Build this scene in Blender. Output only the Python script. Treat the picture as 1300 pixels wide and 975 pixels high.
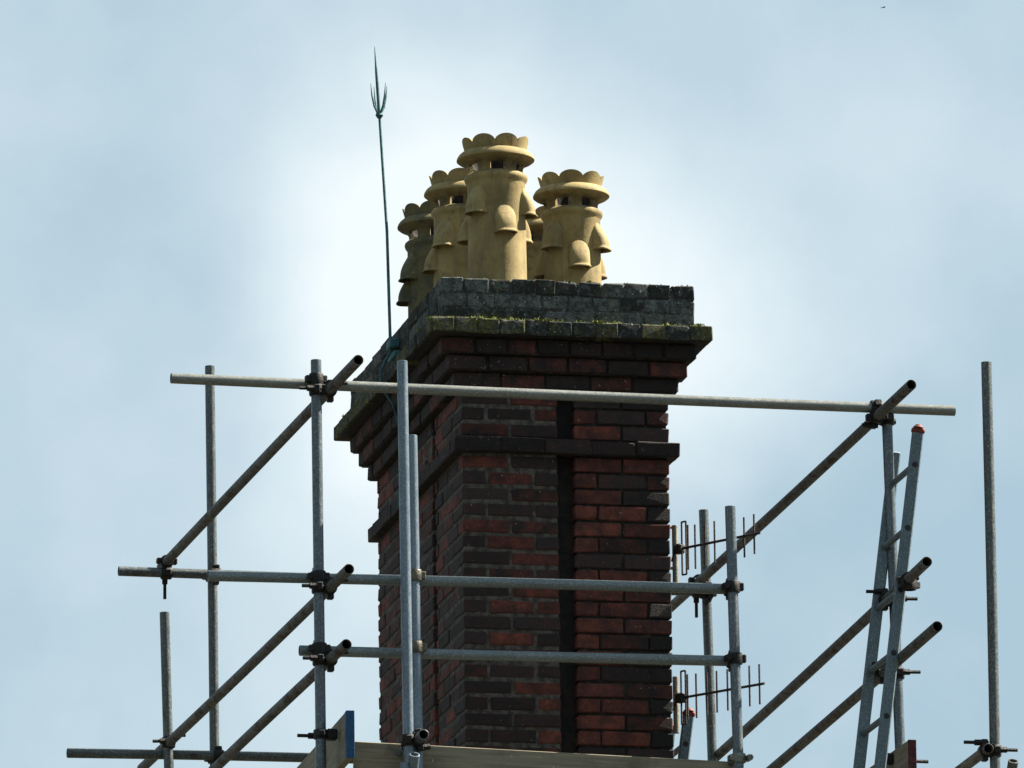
import bpy, bmesh, math, random
from mathutils import Vector, Matrix

for o in list(bpy.data.objects):
    bpy.data.objects.remove(o)
S = bpy.context.scene
COL = S.collection
R = math.radians
ZB = 11.0                      # height of the string course above the ground, metres

# ------------------------------------------------------------------ camera
cd = bpy.data.cameras.new('camera')
cam = bpy.data.objects.new('camera', cd)
COL.objects.link(cam)
cx = Vector((0.97857362, -0.20550492, -0.01270391))
cy = Vector((-0.03328951, -0.21880307, 0.97520102))
cz = -Vector((0.20318826, 0.95388309, 0.22095608))
m = Matrix((cx, cy, cz)).transposed().to_4x4()
m.translation = Vector((-8.72064466, -42.07559203, -9.41075054 + ZB))
cam.matrix_world = m
cd.sensor_width = 36.0
cd.lens = 36.0 * 12000 / 1300
cd.clip_start = 0.5
cd.clip_end = 6000
S.camera = cam

# ------------------------------------------------------------------ sky, sun, exposure
SUN_EL, SUN_AZ = R(47), R(87.5)      # azimuth from +Y towards +X
sun_dir = Vector((math.sin(SUN_AZ) * math.cos(SUN_EL), math.cos(SUN_AZ) * math.cos(SUN_EL), math.sin(SUN_EL)))
ld = bpy.data.lights.new('sun', 'SUN')
ld.energy = 5.0
ld.angle = R(0.6)
ld.color = (1.0, 0.93, 0.80)
sun = bpy.data.objects.new('sun', ld)
COL.objects.link(sun)
sun.rotation_euler = sun_dir.to_track_quat('Z', 'Y').to_euler()
sun.location = (20, 0, 40)

W = bpy.data.worlds.new('World')
S.world = W
W.use_nodes = True
nt = W.node_tree
nt.nodes.clear()
N, L = nt.nodes.new, nt.links.new
def vdir(px, py):
    d = -cz * 12000 + cx * (px - 650) - cy * (py - 487.5)
    return d.normalized()
tc = N('ShaderNodeTexCoord')
nz = N('ShaderNodeTexNoise'); nz.inputs['Scale'].default_value = 22; nz.inputs['Detail'].default_value = 5
L(tc.outputs['Generated'], nz.inputs['Vector'])
nsub = N('ShaderNodeVectorMath'); nsub.operation = 'SUBTRACT'; nsub.inputs[1].default_value = (.5, .5, .5)
L(nz.outputs['Color'], nsub.inputs[0])
nsc = N('ShaderNodeVectorMath'); nsc.operation = 'SCALE'; nsc.inputs['Scale'].default_value = 0.026
L(nsub.outputs[0], nsc.inputs[0])
warp = N('ShaderNodeVectorMath'); warp.operation = 'ADD'
L(tc.outputs['Generated'], warp.inputs[0]); L(nsc.outputs[0], warp.inputs[1])
def blob(px, py, rad, gain):
    ds = N('ShaderNodeVectorMath'); ds.operation = 'DISTANCE'
    L(warp.outputs[0], ds.inputs[0]); ds.inputs[1].default_value = vdir(px, py)
    mr = N('ShaderNodeMapRange'); mr.interpolation_type = 'SMOOTHERSTEP'
    mr.inputs[1].default_value = 0.0; mr.inputs[2].default_value = rad / 12000.0
    mr.inputs[3].default_value = gain; mr.inputs[4].default_value = 0.0
    L(ds.outputs['Value'], mr.inputs[0])
    return mr.outputs[0]
def add(a, b, op='ADD'):
    q = N('ShaderNodeMath'); q.operation = op
    for i, v in enumerate((a, b)):
        if isinstance(v, (int, float)): q.inputs[i].default_value = v
        else: L(v, q.inputs[i])
    return q.outputs[0]
big = N('ShaderNodeTexNoise'); big.inputs['Scale'].default_value = 7.0; big.inputs['Detail'].default_value = 6; big.inputs['Roughness'].default_value = .55
L(warp.outputs[0], big.inputs['Vector'])
bm_ = N('ShaderNodeMapRange'); bm_.inputs[1].default_value = .38; bm_.inputs[2].default_value = .68; bm_.inputs[3].default_value = 0; bm_.inputs[4].default_value = .32
L(big.outputs['Fac'], bm_.inputs[0])
fine = N('ShaderNodeTexNoise'); fine.inputs['Scale'].default_value = 45; fine.inputs['Detail'].default_value = 7; fine.inputs['Roughness'].default_value = .5
L(tc.outputs['Generated'], fine.inputs['Vector'])
fm = N('ShaderNodeMapRange'); fm.inputs[1].default_value = .3; fm.inputs[2].default_value = .7; fm.inputs[3].default_value = -.12; fm.inputs[4].default_value = .12
L(fine.outputs['Fac'], fm.inputs[0])
dens = add(blob(630, 330, 450, .86), blob(880, 470, 300, .42))
dens = add(dens, blob(500, 560, 400, .50))
dens = add(dens, blob(1080, 260, 520, .30))
dens = add(dens, blob(420, 940, 260, .12))
dens = add(dens, bm_.outputs[0])
dens = add(dens, fm.outputs[0])
ramp = N('ShaderNodeValToRGB')
ramp.color_ramp.elements[0].position = 0.0; ramp.color_ramp.elements[0].color = (.395, .540, .625, 1)
ramp.color_ramp.elements[1].position = 1.0; ramp.color_ramp.elements[1].color = (.90, .965, .975, 1)
e = ramp.color_ramp.elements.new(.45); e.color = (.62, .74, .79, 1)
L(dens, ramp.inputs[0])
sky = N('ShaderNodeTexSky'); sky.sky_type = 'NISHITA'; sky.sun_disc = False
sky.sun_elevation = SUN_EL; sky.sun_rotation = SUN_AZ
bg1 = N('ShaderNodeBackground'); bg1.inputs['Strength'].default_value = .05
bg2 = N('ShaderNodeBackground'); bg2.inputs['Strength'].default_value = .236
L(sky.outputs[0], bg1.inputs[0]); L(ramp.outputs[0], bg2.inputs[0])
mx = N('ShaderNodeMixShader'); mx.inputs[0].default_value = .92
L(bg1.outputs[0], mx.inputs[1]); L(bg2.outputs[0], mx.inputs[2])
wo = N('ShaderNodeOutputWorld'); L(mx.outputs[0], wo.inputs[0])

S.view_settings.view_transform = 'Standard'
S.view_settings.look = 'None'
S.view_settings.exposure = 2.15
S.view_settings.gamma = 1.0

# ------------------------------------------------------------------ materials
def material(name, rough=.8, metal=0.0, spec=.3):
    mt = bpy.data.materials.new(name)
    mt.use_nodes = True
    b = mt.node_tree.nodes['Principled BSDF']
    b.inputs['Roughness'].default_value = rough
    b.inputs['Metallic'].default_value = metal
    b.inputs['Specular IOR Level'].default_value = spec
    return mt, mt.node_tree, b
def nnode(t, typ, **kw):
    n = t.nodes.new(typ)
    for k, v in kw.items():
        if hasattr(n, k): setattr(n, k, v)
        else: n.inputs[k].default_value = v
    return n
def mixrgb(t, fac, a, b, blend='MIX'):
    n = t.nodes.new('ShaderNodeMix'); n.data_type = 'RGBA'; n.blend_type = blend
    for sock, v in ((n.inputs[0], fac), (n.inputs[6], a), (n.inputs[7], b)):
        if isinstance(v, (int, float)): sock.default_value = v
        elif isinstance(v, tuple): sock.default_value = (*v, 1) if len(v) == 3 else v
        else: t.links.new(v, sock)
    return n.outputs[2]
def noise(t, scale, detail=4, rough=.55, lo=.4, hi=.6, vec=None, seed=0.0):
    g = t.nodes.new('ShaderNodeNewGeometry') if vec is None else None
    n = nnode(t, 'ShaderNodeTexNoise', Scale=scale, Detail=detail, Roughness=rough)
    src = g.outputs['Position'] if vec is None else vec
    if seed:
        a = t.nodes.new('ShaderNodeVectorMath'); a.operation = 'ADD'; a.inputs[1].default_value = (seed, seed * .7, seed * 1.3)
        t.links.new(src, a.inputs[0]); src = a.outputs[0]
    t.links.new(src, n.inputs['Vector'])
    r = t.nodes.new('ShaderNodeMapRange'); r.inputs[1].default_value = lo; r.inputs[2].default_value = hi
    t.links.new(n.outputs['Fac'], r.inputs[0])
    return r.outputs[0]
def bump(t, b, h, strength=.4, dist=.004):
    n = nnode(t, 'ShaderNodeBump', Strength=strength, Distance=dist)
    t.links.new(h, n.inputs['Height']); t.links.new(n.outputs[0], b.inputs['Normal'])

def brick_mat(name, c1, c2, blo, bhi, pale=(.22, .19, .16), pale_lo=.68, jit=.35, seed=0, smear=.024, smearc=(.040, .034, .028)):
    mt, t, b = material(name, .9)
    c = mixrgb(t, noise(t, 14, 5, .6, blo, bhi, seed=seed), c1, c2)
    c = mixrgb(t, noise(t, 34, 6, .75, .42, .72, seed=seed + 31), c, mixrgb(t, .7, c, c2))
    oi = t.nodes.new('ShaderNodeObjectInfo')
    hsv = t.nodes.new('ShaderNodeHueSaturation')
    mr = t.nodes.new('ShaderNodeMapRange'); mr.inputs[3].default_value = 1 - jit; mr.inputs[4].default_value = 1 + jit
    t.links.new(oi.outputs['Random'], mr.inputs[0]); t.links.new(mr.outputs[0], hsv.inputs['Value'])
    t.links.new(c, hsv.inputs['Color'])
    c = hsv.outputs[0]
    c = mixrgb(t, noise(t, 60, 6, .7, .35, .75, seed=seed + 3), c, mixrgb(t, .6, c, (.012, .01, .01)))
    c = mixrgb(t, noise(t, 55, 3, .6, pale_lo, pale_lo + .06, seed=seed + 7), c, pale)
    def mth(op, a, b=None):
        n = t.nodes.new('ShaderNodeMath'); n.operation = op
        for i, v in enumerate((a, b)):
            if v is None: continue
            if isinstance(v, (int, float)): n.inputs[i].default_value = v
            else: t.links.new(v, n.inputs[i])
        return n.outputs[0]
    g = t.nodes.new('ShaderNodeTexCoord'); sp = t.nodes.new('ShaderNodeSeparateXYZ'); sn = t.nodes.new('ShaderNodeSeparateXYZ')
    t.links.new(g.outputs['Generated'], sp.inputs[0]); t.links.new(g.outputs['Normal'], sn.inputs[0])
    dd = None
    for i, sz in enumerate((.17, .17, .064)):
        e = mth('MULTIPLY', mth('MINIMUM', sp.outputs[i], mth('SUBTRACT', 1.0, sp.outputs[i])), sz)
        e = mth('ADD', e, mth('ABSOLUTE', sn.outputs[i]))
        dd = e if dd is None else mth('MINIMUM', dd, e)
    nn = noise(t, 26, 7, .8, .38, .74, seed=seed + 41)
    q = mth('SUBTRACT', mth('MULTIPLY', nn, smear), dd)
    mrs = t.nodes.new('ShaderNodeMapRange'); mrs.inputs[1].default_value = -.001; mrs.inputs[2].default_value = .005
    t.links.new(q, mrs.inputs[0])
    c = mixrgb(t, mth('MULTIPLY', mrs.outputs[0], .85), c, mixrgb(t, noise(t, 45, 5, .7, .45, .62, seed=seed + 53), smearc, (.014, .012, .011)))
    t.links.new(c, b.inputs['Base Color'])
    bump(t, b, noise(t, 110, 6, .7, .2, .8, seed=seed), .7, .005)
    return mt
M = {}
M['red'] = brick_mat('red_brick', (.158, .0400, .0260), (.050, .0180, .0140), .37, .63, seed=1)
M['mixed'] = brick_mat('mottled_brick', (.105, .0280, .0195), (.019, .0130, .0125), .36, .62, seed=4)
M['dark'] = brick_mat('blue_grey_brick', (.0205, .0165, .0165), (.046, .0205, .0175), .44, .72, seed=9)
M['black'] = brick_mat('sooty_brick', (.0085, .0075, .0075), (.026, .015, .013), .46, .70, pale=(.10, .09, .08), seed=13)
M['corbel'] = brick_mat('corbel_brick', (.040, .0185, .0165), (.0115, .0095, .0095), .34, .66, pale=(.12, .11, .10), pale_lo=.64, seed=21)

def lichen_mat(name, base, moss_amt, pale_amt, seed):
    mt, t, b = material(name, .95, spec=.1)
    c = mixrgb(t, noise(t, 16, 6, .65, .36, .60, seed=seed), base, (.028, .030, .028))
    c = mixrgb(t, noise(t, 24, 8, .8, .56 - pale_amt, .70 - pale_amt * .6, seed=seed + 2), c, (.135, .150, .150))
    c = mixrgb(t, noise(t, 40, 4, .7, .62, .72, seed=seed + 8), c, (.070, .030, .026))
    c = mixrgb(t, noise(t, 70, 4, .7, .58, .66, seed=seed + 5), c, (.018, .018, .017))
    mo = noise(t, 7, 6, .75, .62 - moss_amt, .80 - moss_amt, seed=118)
    brk = noise(t, 75, 5, .7, .40, .62, seed=seed + 23)
    mm = t.nodes.new('ShaderNodeMath'); mm.operation = 'MULTIPLY'
    t.links.new(mo, mm.inputs[0]); t.links.new(brk, mm.inputs[1])
    c = mixrgb(t, mm.outputs[0], c, (.090, .088, .026))
    m2 = noise(t, 48, 5, .7, .62 - moss_amt * .3, .76 - moss_amt * .3, seed=seed + 15)
    m3 = t.nodes.new('ShaderNodeMath'); m3.operation = 'MULTIPLY'
    t.links.new(mo, m3.inputs[0]); t.links.new(m2, m3.inputs[1])
    c = mixrgb(t, m3.outputs[0], c, (.21, .18, .045))
    c = mixrgb(t, noise(t, 90, 2, .5, .70, .73, seed=seed + 19), c, (.42, .42, .38))
    t.links.new(c, b.inputs['Base Color'])
    bump(t, b, noise(t, 80, 6, .75, .2, .8, seed=seed), .9, .008)
    return mt
M['lichen'] = lichen_mat('lichen_brick', (.060, .066, .066), .12, .15, 31)
M['lichen_dark'] = lichen_mat('dark_lichen_brick', (.024, .026, .026), .12, .05, 47)
M['moss'] = lichen_mat('mossy_brick', (.040, .043, .034), .26, .06, 63)

def plain(name, c1, c2, scale, lo, hi, rough=.9, metal=0., spec=.2, bs=.5, bd=.004, bscale=90):
    mt, t, b = material(name, rough, metal, spec)
    t.links.new(mixrgb(t, noise(t, scale, 5, .6, lo, hi), c1, c2), b.inputs['Base Color'])
    bump(t, b, noise(t, bscale, 5, .7, .2, .8), bs, bd)
    return mt
M['mortar'] = plain('grey_mortar', (.102, .092, .078), (.034, .030, .026), 26, .36, .62, bd=.010)
M['mortar_dark'] = plain('dark_mortar', (.014, .012, .011), (.055, .048, .042), 26, .52, .74, bd=.008)
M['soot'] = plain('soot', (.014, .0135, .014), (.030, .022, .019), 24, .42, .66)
M['flaunch'] = lichen_mat('lichen_mortar', (.048, .052, .050), .06, .08, 77)

def tube_mat(name, c1, c2, rust, rust_lo, metal=.2, rough=.40, seed=0, spec=.35):
    mt, t, b = material(name, rough, metal, spec)
    tcn = t.nodes.new('ShaderNodeTexCoord')
    v = tcn.outputs['Object']
    mp = nnode(t, 'ShaderNodeMapping'); mp.inputs['Scale'].default_value = (1, 1, .6)
    t.links.new(v, mp.inputs[0])
    oi = t.nodes.new('ShaderNodeObjectInfo')
    ad = t.nodes.new('ShaderNodeVectorMath'); ad.operation = 'ADD'
    sc = t.nodes.new('ShaderNodeMath'); sc.operation = 'MULTIPLY'; sc.inputs[1].default_value = 50
    t.links.new(oi.outputs['Random'], sc.inputs[0])
    t.links.new(mp.outputs[0], ad.inputs[0]); t.links.new(sc.outputs[0], ad.inputs[1])
    vv = ad.outputs[0]
    c = mixrgb(t, noise(t, 9, 6, .7, .30, .70, vec=vv), c1, c2)
    c = mixrgb(t, noise(t, 150, 3, .7, .5, .75, vec=vv, seed=2), c, mixrgb(t, .35, c, (.50, .53, .55)))
    c = mixrgb(t, noise(t, 17, 6, .7, rust_lo, rust_lo + .10, vec=vv, seed=5), c, rust)
    c = mixrgb(t, noise(t, 28, 4, .7, .69, .73, vec=vv, seed=11), c, (.26, .25, .22))
    t.links.new(c, b.inputs['Base Color'])
    rr = noise(t, 30, 4, .6, .2, .8, vec=vv, seed=8)
    mr = t.nodes.new('ShaderNodeMapRange'); mr.inputs[3].default_value = rough - .1; mr.inputs[4].default_value = rough + .22
    t.links.new(rr, mr.inputs[0]); t.links.new(mr.outputs[0], b.inputs['Roughness'])
    bump(t, b, noise(t, 60, 5, .7, .2, .8, vec=vv), .25, .002)
    return mt
M['galv'] = tube_mat('galvanised_steel', (.118, .155, .192), (.080, .108, .138), (.085, .07, .058), .68, metal=.35, rough=.34)
M['galv_mid'] = tube_mat('grey_galvanised_steel', (.078, .098, .114), (.050, .064, .076), (.060, .048, .038), .64, metal=.35, rough=.34)
M['pale'] = tube_mat('bright_new_galvanising', (.46, .48, .50), (.38, .40, .42), (.2, .2, .2), .75, metal=.1)
M['galv_top'] = tube_mat('warm_grey_galvanising', (.150, .158, .145), (.105, .110, .100), (.09, .075, .055), .66, metal=.3, rough=.36)  # one even, paler and warmer grey for the top rail
M['galv_rail'] = tube_mat('clean_galvanised_steel', (.118, .142, .152), (.085, .104, .110), (.09, .078, .060), .68, metal=.3, rough=.36)
M['galv_dull'] = tube_mat('weathered_galvanised_steel', (.070, .082, .084), (.042, .050, .049), (.045, .034, .025), .58, metal=.3, rough=.38)
M['galv_rust'] = tube_mat('rust_stained_steel', (.080, .081, .079), (.045, .044, .042), (.036, .023, .018), .50, metal=.05, rough=.6, spec=.15)
M['alu'] = tube_mat('dull_aluminium', (.085, .122, .140), (.058, .086, .102), (.05, .05, .05), .70, metal=.35, rough=.5)
M['coupler'] = plain('oily_forged_steel', (.0055, .0055, .006), (.013, .010, .009), 40, .45, .65, rough=.55, metal=.2, spec=.3)
M['coupler_pale'] = plain('zinc_plated_steel', (.15, .16, .145), (.085, .08, .065), 40, .4, .65, rough=.4, metal=.6, spec=.5)
M['brass'] = plain('yellow_zinc_steel', (.085, .080, .060), (.040, .034, .025), 40, .4, .65, rough=.38, metal=.6, spec=.5)
M['copper'] = plain('green_copper', (.040, .120, .130), (.020, .060, .070), 30, .42, .6, rough=.7, spec=.3)
M['antenna'] = plain('brown_antenna_metal', (.050, .036, .032), (.030, .026, .026), 30, .4, .6, rough=.5, metal=.3)
M['mast'] = plain('cream_mast_metal', (.22, .205, .165), (.15, .14, .12), 14, .4, .6, rough=.5, metal=.3)
M['plastic'] = plain('black_plastic', (.012, .012, .013), (.02, .02, .02), 20, .4, .6, rough=.5)
M['cap'] = plain('orange_cap_plastic', (.125, .028, .014), (.075, .018, .011), 40, .4, .62, rough=.6)
M['blue'] = plain('blue_paint', (.009, .045, .105), (.013, .06, .14), 50, .4, .6, rough=.5)
M['redend'] = plain('dark_red_end_paint', (.085, .022, .024), (.035, .016, .016), 45, .42, .58, rough=.8)
M['clay'] = None
def clay_mat():
    mt, t, b = material('buff_terracotta', .78, spec=.25)
    oi = t.nodes.new('ShaderNodeObjectInfo')
    c = mixrgb(t, noise(t, 7, 5, .6, .36, .64), (.262, .203, .086), (.172, .124, .048))
    c = mixrgb(t, noise(t, 20, 6, .65, .56, .70, seed=4), c, (.16, .095, .048))
    c = mixrgb(t, noise(t, 26, 6, .7, .64, .74, seed=9), c, (.10, .093, .048))
    tcs = t.nodes.new('ShaderNodeNewGeometry')
    mps = nnode(t, 'ShaderNodeMapping'); mps.inputs['Scale'].default_value = (1, 1, .16)
    t.links.new(tcs.outputs['Position'], mps.inputs[0])
    c = mixrgb(t, noise(t, 22, 5, .65, .50, .78, vec=mps.outputs[0], seed=6), c, (.105, .085, .045))
    c = mixrgb(t, noise(t, 13, 6, .7, .58, .74, seed=12), c, mixrgb(t, .6, c, (.060, .058, .036)))
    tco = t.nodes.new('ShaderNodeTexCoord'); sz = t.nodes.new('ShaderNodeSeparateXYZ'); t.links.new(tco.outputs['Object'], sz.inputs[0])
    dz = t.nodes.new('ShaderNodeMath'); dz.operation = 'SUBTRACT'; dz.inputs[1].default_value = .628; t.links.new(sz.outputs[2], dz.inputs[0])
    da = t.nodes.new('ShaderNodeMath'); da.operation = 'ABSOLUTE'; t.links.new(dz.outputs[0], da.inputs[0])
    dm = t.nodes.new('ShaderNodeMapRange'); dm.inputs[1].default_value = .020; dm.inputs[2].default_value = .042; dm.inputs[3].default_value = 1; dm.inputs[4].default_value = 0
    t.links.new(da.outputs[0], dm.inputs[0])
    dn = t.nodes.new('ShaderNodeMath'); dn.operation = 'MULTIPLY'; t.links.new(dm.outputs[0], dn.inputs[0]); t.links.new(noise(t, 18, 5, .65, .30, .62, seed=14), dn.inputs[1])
    c = mixrgb(t, dn.outputs[0], c, mixrgb(t, .72, c, (.022, .018, .012)))  # shade under the rim painted into the neck colour, broken up like soot
    c = mixrgb(t, noise(t, 140, 2, .5, .70, .76, seed=2), c, (.09, .065, .04))
    c = mixrgb(t, noise(t, 60, 2, .5, .74, .78, seed=17), c, (.30, .27, .20))
    t.links.new(c, b.inputs['Base Color'])
    bump(t, b, noise(t, 120, 5, .7, .2, .8), .35, .003)
    return mt
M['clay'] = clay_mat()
def clay_old():
    mt, t, b = material('lichened_terracotta', .85, spec=.2)
    c = mixrgb(t, noise(t, 9, 5, .6, .36, .62), (.135, .112, .056), (.055, .056, .034))
    c = mixrgb(t, noise(t, 24, 6, .65, .54, .66, seed=4), c, (.065, .07, .045))
    c = mixrgb(t, noise(t, 50, 3, .6, .68, .74, seed=9), c, (.27, .28, .22))
    t.links.new(c, b.inputs['Base Color'])
    bump(t, b, noise(t, 120, 5, .7, .2, .8), .4, .003)
    return mt
M['clay_old'] = clay_old()
def wood_mat():
    mt, t, b = material('weathered_pine', .85, spec=.15)
    tcn = t.nodes.new('ShaderNodeTexCoord')
    mp = nnode(t, 'ShaderNodeMapping'); mp.inputs['Scale'].default_value = (3.0, 60, 60)
    t.links.new(tcn.outputs['Object'], mp.inputs[0])
    c = mixrgb(t, noise(t, 1.0, 5, .6, .36, .66, vec=mp.outputs[0]), (.215, .190, .138), (.135, .118, .088))
    c = mixrgb(t, noise(t, 7, 5, .6, .52, .70), c, (.115, .100, .075))
    c = mixrgb(t, noise(t, 40, 3, .6, .70, .75, seed=6), c, (.42, .39, .30))
    t.links.new(c, b.inputs['Base Color'])
    bump(t, b, noise(t, 1.0, 5, .6, .3, .7, vec=mp.outputs[0]), .4, .002)
    return mt
M['wood'] = wood_mat()

# ------------------------------------------------------------------ helpers
def tag(o, label=None, cat=None, group=None, kind=None):
    if label: o['label'] = label
    if cat: o['category'] = cat
    if group: o['group'] = group
    if kind: o['kind'] = kind
    return o
def V3(p): return Vector((p[0], p[1], p[2] + ZB))
def link(name, me, parent=None, loc=None):
    o = bpy.data.objects.new(name, me)
    COL.objects.link(o)
    if loc is not None: o.location = loc
    if parent is not None: o.parent = parent
    return o
def empty(name, loc):
    o = bpy.data.objects.new(name, None)
    o.empty_display_size = .1
    COL.objects.link(o); o.location = loc
    return o
def finish(name, bm, mats, smooth=None):
    bmesh.ops.recalc_face_normals(bm, faces=bm.faces)
    me = bpy.data.meshes.new(name)
    bm.to_mesh(me); bm.free()
    for mt in (mats if isinstance(mats, (list, tuple)) else [mats]): me.materials.append(mt)
    if smooth is not None:
        for p in me.polygons: p.use_smooth = True
        me.set_sharp_from_angle(angle=R(smooth))
    return me
def axes(d):
    d = Vector(d).normalized()
    a = Vector((0, 0, 1)) if abs(d.z) < .9 else Vector((1, 0, 0))
    u = d.cross(a).normalized()
    return d, u, d.cross(u)
def bm_tube(bm, p0, p1, r0, r1=None, seg=16, cap=True, mi=0):
    r1 = r0 if r1 is None else r1
    p0, p1 = Vector(p0), Vector(p1)
    d, u, v = axes(p1 - p0)
    a = [bm.verts.new(p0 + (u * math.cos(t) + v * math.sin(t)) * r0) for t in [2 * math.pi * i / seg for i in range(seg)]]
    b = [bm.verts.new(p1 + (u * math.cos(t) + v * math.sin(t)) * r1) for t in [2 * math.pi * i / seg for i in range(seg)]]
    for i in range(seg):
        f = bm.faces.new((a[i], a[(i + 1) % seg], b[(i + 1) % seg], b[i])); f.material_index = mi
    if cap:
        bm.faces.new(a[::-1]).material_index = mi; bm.faces.new(b).material_index = mi
def bm_pipe(bm, p0, p1, ro, ri, seg=28, bend=0.0):
    p0, p1 = Vector(p0), Vector(p1)
    d, u, v = axes(p1 - p0)
    def ring(p, r): return [bm.verts.new(p + (u * math.cos(t) + v * math.sin(t)) * r) for t in [2 * math.pi * i / seg for i in range(seg)]]
    c = .0012
    mids = [ring(p0.lerp(p1, k / 8) + u * bend * math.sin(math.pi * k / 8), ro) for k in range(1, 8)] if bend else []
    inn = [ring(p0.lerp(p1, k / 8) + u * bend * math.sin(math.pi * k / 8), ri) for k in range(7, 0, -1)] if bend else []
    rings = [ring(p0, ri), ring(p0, ro - c), ring(p0 + d * c, ro)] + mids + [ring(p1 - d * c, ro), ring(p1, ro - c), ring(p1, ri)] + inn
    for k in range(len(rings)):
        a, b = rings[k], rings[(k + 1) % len(rings)]
        for i in range(seg):
            bm.faces.new((a[i], a[(i + 1) % seg], b[(i + 1) % seg], b[i]))
def bm_path(bm, pts, r, seg=8):
    for i in range(len(pts) - 1): bm_tube(bm, pts[i], pts[i + 1], r, seg=seg)
def bm_box(bm, c, sx, sy, sz, X=Vector((1, 0, 0)), Y=Vector((0, 1, 0)), Z=Vector((0, 0, 1)), ch=0.0, mi=0):
    c = Vector(c)
    pts = []
    for i in (-1, 1):
        for j in (-1, 1):
            for k in (-1, 1):
                if ch:
                    for q in range(3):
                        e = [sx / 2 - ch, sy / 2 - ch, sz / 2 - ch]; e[q] += ch
                        pts.append(c + X * i * e[0] + Y * j * e[1] + Z * k * e[2])
                else: pts.append(c + X * i * sx / 2 + Y * j * sy / 2 + Z * k * sz / 2)
    vs = [bm.verts.new(p) for p in pts]
    r = bmesh.ops.convex_hull(bm, input=vs)
    for g in r['geom']:
        if isinstance(g, bmesh.types.BMFace): g.material_index = mi

# ------------------------------------------------------------------ the ground and the house under the stack (below the frame)
gm = plain('grass_and_gravel', (.030, .034, .022), (.050, .044, .036), 1.5, .4, .6, bscale=8, bd=.02)
bm = bmesh.new()
for x, y in ((-3000, -3000), (3000, -3000), (3000, 3000), (-3000, 3000)): bm.verts.new((x, y, 0))
bm.faces.new(bm.verts[:])
tag(link('ground', finish('ground', bm, gm)), kind='structure')

# ------------------------------------------------------------------ chimney stack
PW, GW, SW, SD, P = .455, .0795, .9885, .0, .0763        # pillar width, groove width, stack width
DEP = 2.041
rnd = random.Random(5)
stack = empty('chimney_stack', Vector((SW / 2, DEP / 2, ZB - 2.15)))
tag(stack, 'tall dark red brick chimney stack with corbelled mossy top and recessed strips', 'chimney')
sorg = stack.location
cache = {}
def brick_mesh(lx, ly, lz, mat, var):
    key = (round(lx, 3), round(ly, 3), round(lz, 3), var)
    if key not in cache:
        rr = random.Random(hash(key) & 0xffff)
        bm = bmesh.new()
        pts = []
        ch = .0042
        for i in (-1, 1):
            for j in (-1, 1):
                for k in (-1, 1):
                    cut = rr.uniform(.6, 1.5) * ch
                    if rr.random() < .08: cut *= 1.9
                    off = Vector((rr.uniform(-1, 1) * .0025, rr.uniform(-1, 1) * .002, rr.uniform(-1, 1) * .0022))
                    for q in range(3):
                        e = [lx / 2 - cut, ly / 2 - cut, lz / 2 - cut]; e[q] += cut
                        pts.append(Vector((i * e[0], j * e[1], k * e[2])) + off)
        for q2 in range(3):
            fx, fz = rr.uniform(-.4, .4) * lx, rr.uniform(-.35, .35) * lz
            pts.append(Vector((fx, -ly / 2 - rr.uniform(0, .0004), fz)))
        vs = [bm.verts.new(p) for p in pts]
        bmesh.ops.convex_hull(bm, input=vs)
        me = finish('brick', bm, M['red'])
        cache[key] = me
    return cache[key]
bricks = []       # (score, centre, (lx,ly,lz), matkey)
def brick(x0, x1, y0, y1, z0, z1, mat, face):
    lx, ly, lz = x1 - x0, y1 - y0, z1 - z0
    z = (z0 + z1) / 2
    s = 0
    if face == 'F': s = lx * 264 * lz * 269
    elif face == 'L': s = ly * 56 * lz * 269
    if z0 < -1.50 and face == 'F': s = 0
    if z0 < -1.75: s = 0
    bricks.append((s, Vector(((x0 + x1) / 2, (y0 + y1) / 2, z)), (lx, ly, lz), mat))
T = {'R': 'red', 'D': 'dark', 'M': 'mixed', 'K': 'black', 'C': 'corbel', 'L': 'lichen', 'l': 'lichen_dark', 'm': 'moss'}
left_t = {1: 'RD', 2: 'DRD', 3: 'DM', 4: 'DDD', 5: 'RM', 6: 'DRD', 7: 'DR', 8: 'DMD', 9: 'DR', 10: 'DRR', 11: 'DD', 12: 'DRD', 13: 'DM', 14: 'MDD', 15: 'DR', 16: 'DDR', 17: 'DD', 18: 'DDR'}
right_t = {1: 'RR', 2: 'RDM', 3: 'RK', 4: 'RRK', 5: 'RR', 6: 'RMK', 7: 'DD', 8: 'RRK', 9: 'RM', 10: 'RRK', 11: 'RM', 12: 'RMK', 13: 'RD', 14: 'RDK', 15: 'RM', 16: 'RRK', 17: 'RM', 18: 'RRK'}
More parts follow.
